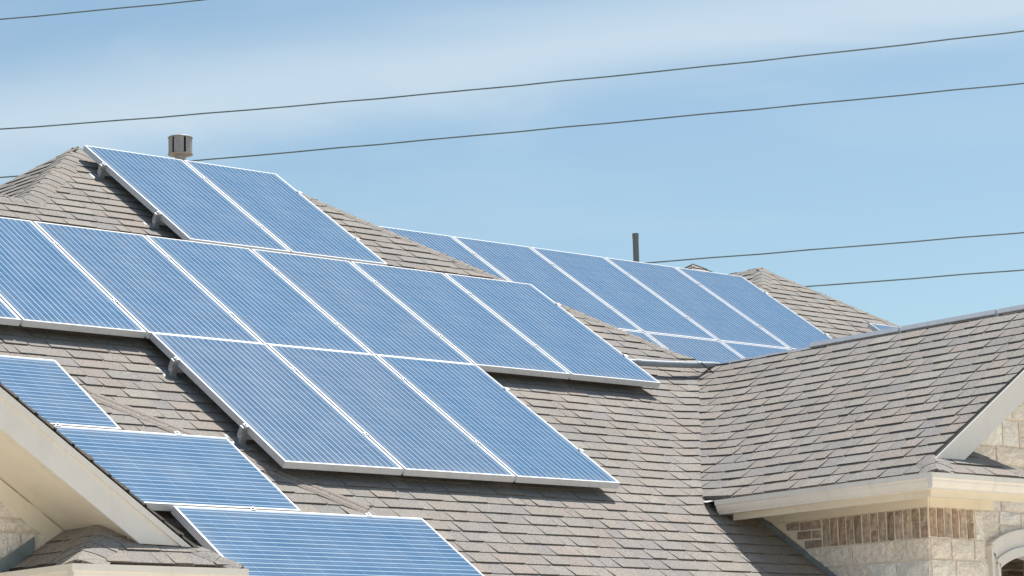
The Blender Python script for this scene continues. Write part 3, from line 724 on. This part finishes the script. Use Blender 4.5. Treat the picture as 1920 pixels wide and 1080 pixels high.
# ------------------------------------------------------------------ rails, feet, clamps
def rail_thing(kind, label, group, p, q, clamps, feet, plane, across):
    """rail from p to q (plane coords), under the modules; clamps at plane coords; feet down to the shingles"""
    o_, A, B, Nn = plane
    def W3(a, b, n): return o_ + A * a + B * b + Nn * n
    root = thing('mounting_rail', label, 'mounting rail', W3(p[0], p[1], -hS), group)
    d = (A * (q[0] - p[0]) + B * (q[1] - p[1])).normalized(); s_ = Nn.cross(d).normalized(); L = math.hypot(q[0] - p[0], q[1] - p[1])
    r_ = MB(); fr_ = (W3(p[0], p[1], 0), d, s_, Nn)
    r_.box((0, -.019, -TH - .046), (L, .019, -TH - .002), fr=fr_); r_.build('rail', M_ALU, root)
    for (a, b, end) in clamps:
        c_ = MB(); f2 = (W3(a, b, 0), d if end != -1 else -d, s_, Nn)
        if end:                                    # end clamp hooks over the frame edge
            c_.box((-.030, -.020, -.030), (-.002, .020, -.0035), fr=f2); c_.box((-.030, -.020, -.003), (.012, .020, .0025), fr=f2)
            c_.tube([f2[0] + d * -.017 + Nn * .0025, f2[0] + d * -.017 + Nn * .011], .0075, 8)
        else:
            c_.box((-.018, -.017, .0008), (.018, .017, .0035), fr=f2); c_.tube([f2[0] + Nn * .0045, f2[0] + Nn * .012], .0075, 8)
        c_.build('end_clamp' if end else 'mid_clamp', M_ALU if end else M_STEEL, root)
    for (a, b) in feet:
        c_ = MB(); f2 = (W3(a, b, 0), d, s_, Nn)
        c_.box((-.022, -.044, -hS + .008), (.022, -.021, -TH - .004), fr=f2)
        c_.box((-.030, -.060, -hS + .008), (.030, .050, -hS + .015), fr=f2)
        c_.box((-.020, -.0205, -TH - .03), (.020, .0205, -.012), fr=f2)
        c_.tube([f2[0] + s_ * .012 + Nn * (-hS + .015), f2[0] + s_ * .012 + Nn * (-hS + .03)], .009, 8)
        c_.build('foot', M_STEEL, root)
        fl_ = MB(); fl_.box((-.07, -.09, -hS + .002), (.08, .10, -hS + .0065), fr=f2); fl_.build('flashing', M_FLASH, root)
pl1 = (V3(0, 0, 0), U, VV, NN)
def field(x0, n, vtop, lbl, group, plane, left_end=True, right_end=True, first=0):
    for fr_, nm in ((.215, 'upper'), (.735, 'lower')):
        v = vtop - fr_ * PL
        cl = [(x0 + i * W_, v, False) for i in range(1, n)]
        if left_end: cl.insert(0, (x0 + .010, v, True))
        if right_end: cl.append((x0 + n * W_ - .010, v, -1))
        ft = [(x0 - .016 if left_end else x0 + .4, v)] + [(x0 + k, v) for k in [1.3 * j for j in range(1, int(n * W_ / 1.3) + 1)] if k < n * W_]
        rail_thing('x', '%s aluminium rail under %s' % (nm, lbl), group, (x0 - .030, v), (x0 + n * W_ + .03, v), cl, ft, plane, True)
        if right_end:                              # end clamp on the right side, mirrored
            pass
GRL = 'mounting rails under the panels'
field(-2 * W_, 7, -.009, 'the long middle row', GRL, pl1, left_end=False)
field(.022, 3, -H_ + .026 - .018, 'the three-panel row, ending in feet over shaded shingles', GRL, pl1)
field(1.457, 2, .038 + PL, 'the two topmost panels, its feet showing beside the peak', GRL, pl1)
field(X3, 5, V3T, 'the back roof panels', GRL, pl3)
def endclamps(plane, x, v, d, root_label):
    pass
for (xx, a, b, lb) in ((-.64, -2.57 - W_ - PW * 2 - .03, -2.57 - W_ + .035, 'under the middle and lowest sideways panels near the seam cap'), (-1.54, -2.57 - W_ - PW - .03, -2.57 + .035, 'under the highest and middle sideways panels'), (.27, -2.57 - 3 * W_ - .0, -2.57 - 2 * W_ + .03, 'under the right half of the lowest sideways panel')):
    top = b - .035
    cl = [(xx, top - .004, True), (xx, top - W_ + .005, False)]
    # rail runs down-slope: direction from top to bottom, so the end clamp hooks on the top edge
    rail_thing('v', 'sloping aluminium rail ' + lb, GRL, (xx, b), (xx, a), cl, [(xx, a + .5)], pl1, False)
# right-hand end clamps belong to the same rails: small lugs on the right frame edges
for root in [o for o in sc.objects if o.name.startswith('mounting_rail')]:
    pass

# ------------------------------------------------------------------ vents, conduit
vx, vy = 3.475, 3.20
fv = thing('flue_vent', 'short round metal flue vent with dark slots standing behind the topmost panels', 'roof vent', V3(vx, vy, .25))
z0 = 1.566
b_ = MB(); b_.tube([V3(vx, vy, .2), V3(vx, vy, z0 + .02)], .052, 20); b_.build('stem', M_VENT, fv)
b_ = MB()
nseg = 6
for k in range(nseg):                                           # eight curved shields with open slots between
    a0_ = 2 * math.pi * k / nseg - 2.28 - .43; a1_ = a0_ + 2 * math.pi / nseg * .82
    pts = [(math.cos(a0_ + (a1_ - a0_) * j / 4) * .112, math.sin(a0_ + (a1_ - a0_) * j / 4) * .112) for j in range(5)]
    for j in range(4):
        (xa, ya), (xb, yb) = pts[j], pts[j + 1]
        b_.prism([V3(vx + xa, vy + ya, z0 + .012), V3(vx + xb, vy + yb, z0 + .012), V3(vx + xb, vy + yb, z0 + .168), V3(vx + xa, vy + ya, z0 + .168)], (-xa * .03, -ya * .03, 0))
b_.build('shield', M_VENT, fv)
b_ = MB(); b_.tube([V3(vx, vy, z0 + .166), V3(vx, vy, z0 + .172), V3(vx, vy, z0 + .180)], [.118, .120, .112], 28); b_.build('top_plate', M_VENT, fv)
b_ = MB(); b_.tube([V3(vx, vy, z0), V3(vx, vy, z0 + .006), V3(vx, vy, z0 + .014)], [.09, .120, .117], 28); b_.build('bottom_plate', M_VENT, fv)
b_ = MB(); b_.tube([V3(vx, vy, z0 + .01), V3(vx, vy, z0 + .166)], .088, 20); b_.build('core', M_DARK, fv)
pv = thing('vent_pipe', 'plain upright grey vent pipe rising behind the back roof panels', 'vent pipe', V3(9.68, 3.5, 0))
b_ = MB(); b_.tube([V3(9.68, 3.5, -.2), V3(9.68, 3.5, 1.538)], .0335, 20); b_.build('pipe', M_PVC, pv)
b_ = MB(); b_.tube([V3(9.68, 3.5, 1.480), V3(9.68, 3.5, 1.492), V3(9.68, 3.5, 1.542)], [.0345, .036, .036], 20); b_.build('collar', M_PVC, pv)
b_ = MB(); b_.tube([V3(9.68, 3.5, 1.5), V3(9.68, 3.5, 1.5435)], .029, 20); b_.build('opening', M_DARK, pv)
cdn = thing('conduit', 'grey electrical conduit running from the middle row to the right ridge', 'conduit', V3(5.6, -1.2, -.8))
def pc(x, v, n): return V3(0, 0, 0) + U * x + VV * v + NN * n
b_ = MB()
path = [pc(4.6, -1.30, -.055), pc(5.1, -1.47, -.055), pc(5.4, -1.475, -.055), pc(5.8, -1.45, -.052), pc(6.05, -1.405, -.045), pc(6.14, -1.385, -.048), pc(6.20, -1.36, -.062), pc(6.25, -1.33, -.085), pc(6.30, -1.32, -.14)]
path = [V3(4.85, -1.215, -.90), V3(5.10, -1.215, -.838), V3(5.5, -1.205, -.822), V3(5.85, -1.185, -.800), V3(6.02, -1.175, -.786), V3(6.12, -1.17, -.778), V3(6.19, -1.17, -.781), V3(6.25, -1.17, -.800), V3(6.32, -1.17, -.86)]
path = [p_ - Vector((0, 0, .018)) for p_ in path]
b_.tube(path, .029, 16); b_.build('pipe', M_COND, cdn)
b_ = MB()
for a, c in ((1, .18), (3, .5)):
    p_ = Vector(path[a]).lerp(Vector(path[a + 1]), c); d_ = (Vector(path[a + 1]) - Vector(path[a])).normalized()
    b_.tube([p_ - d_ * .028, p_ + d_ * .028], .032, 16)
b_.build('coupling', M_COND, cdn)
wr = MB(); wr.tube([V3(5.92, -1.23, -.80), V3(6.0, -1.30, -.895), V3(6.08, -1.30, -.895), V3(6.16, -1.22, -.82), V3(6.24, -1.19, -.79)], .006, 8); wr.build('loose_wire', M_DARK, cdn)

# ------------------------------------------------------------------ overhead lines
dW = (Vector((19.661, 5.744)) - Vector((10.783, 19.492))).normalized()
pA = Vector((10.783, 19.492))
for i, (h, n) in enumerate(((7.79, 'highest overhead wire, crossing only the top left corner of the sky'), (5.97, 'overhead wire crossing the whole sky above the round vent'), (5.20, 'overhead wire passing just behind the round vent and the main peak'),
                            (3.02, 'overhead wire starting beside the plain vent pipe'), (2.48, 'lowest overhead wire, meeting the right hip of the back roof'))):
    b_ = MB(); pts = []
    for k in range(61):
        s_ = -14 + 44 * k / 60; q = pA + dW * s_
        sag = .004 * ((s_ - 9) ** 2) * (.35 if i in (1,) else .25)
        tw = .004 * math.sin(k * 2.4)
        pts.append(V3(q.x, q.y, h + (sag if i < 2 else sag * .4) - (.05 if i == 1 else 0) + tw))
    b_.tube(pts, .0120 if i < 3 else .0112, 7)
    o = b_.build('overhead_wire', M_WIRE); tag(o, n, 'overhead wire', 'overhead wires')

# ------------------------------------------------------------------ ground
g = MB(); g.poly([(-900, -900, 0), (900, -900, 0), (900, 900, 0), (-900, 900, 0)])
mg = simple('dry_lawn', (.20, .19, .11), .95, nscale=.6, namt=.3, coord='Object'); o = g.build('ground', mg); o['kind'] = 'structure'
g = MB(); g.poly([(-22, -34, .004), (20, -34, .004), (20, -4.9, .004), (-22, -4.9, .004)])  # unseen slab added to bounce warm sunlight up onto soffits and stone
o = g.build('bounce_slab', simple('bounce_concrete', (.68, .61, .50), .9, nscale=1.5, namt=.12)); o['kind'] = 'structure'
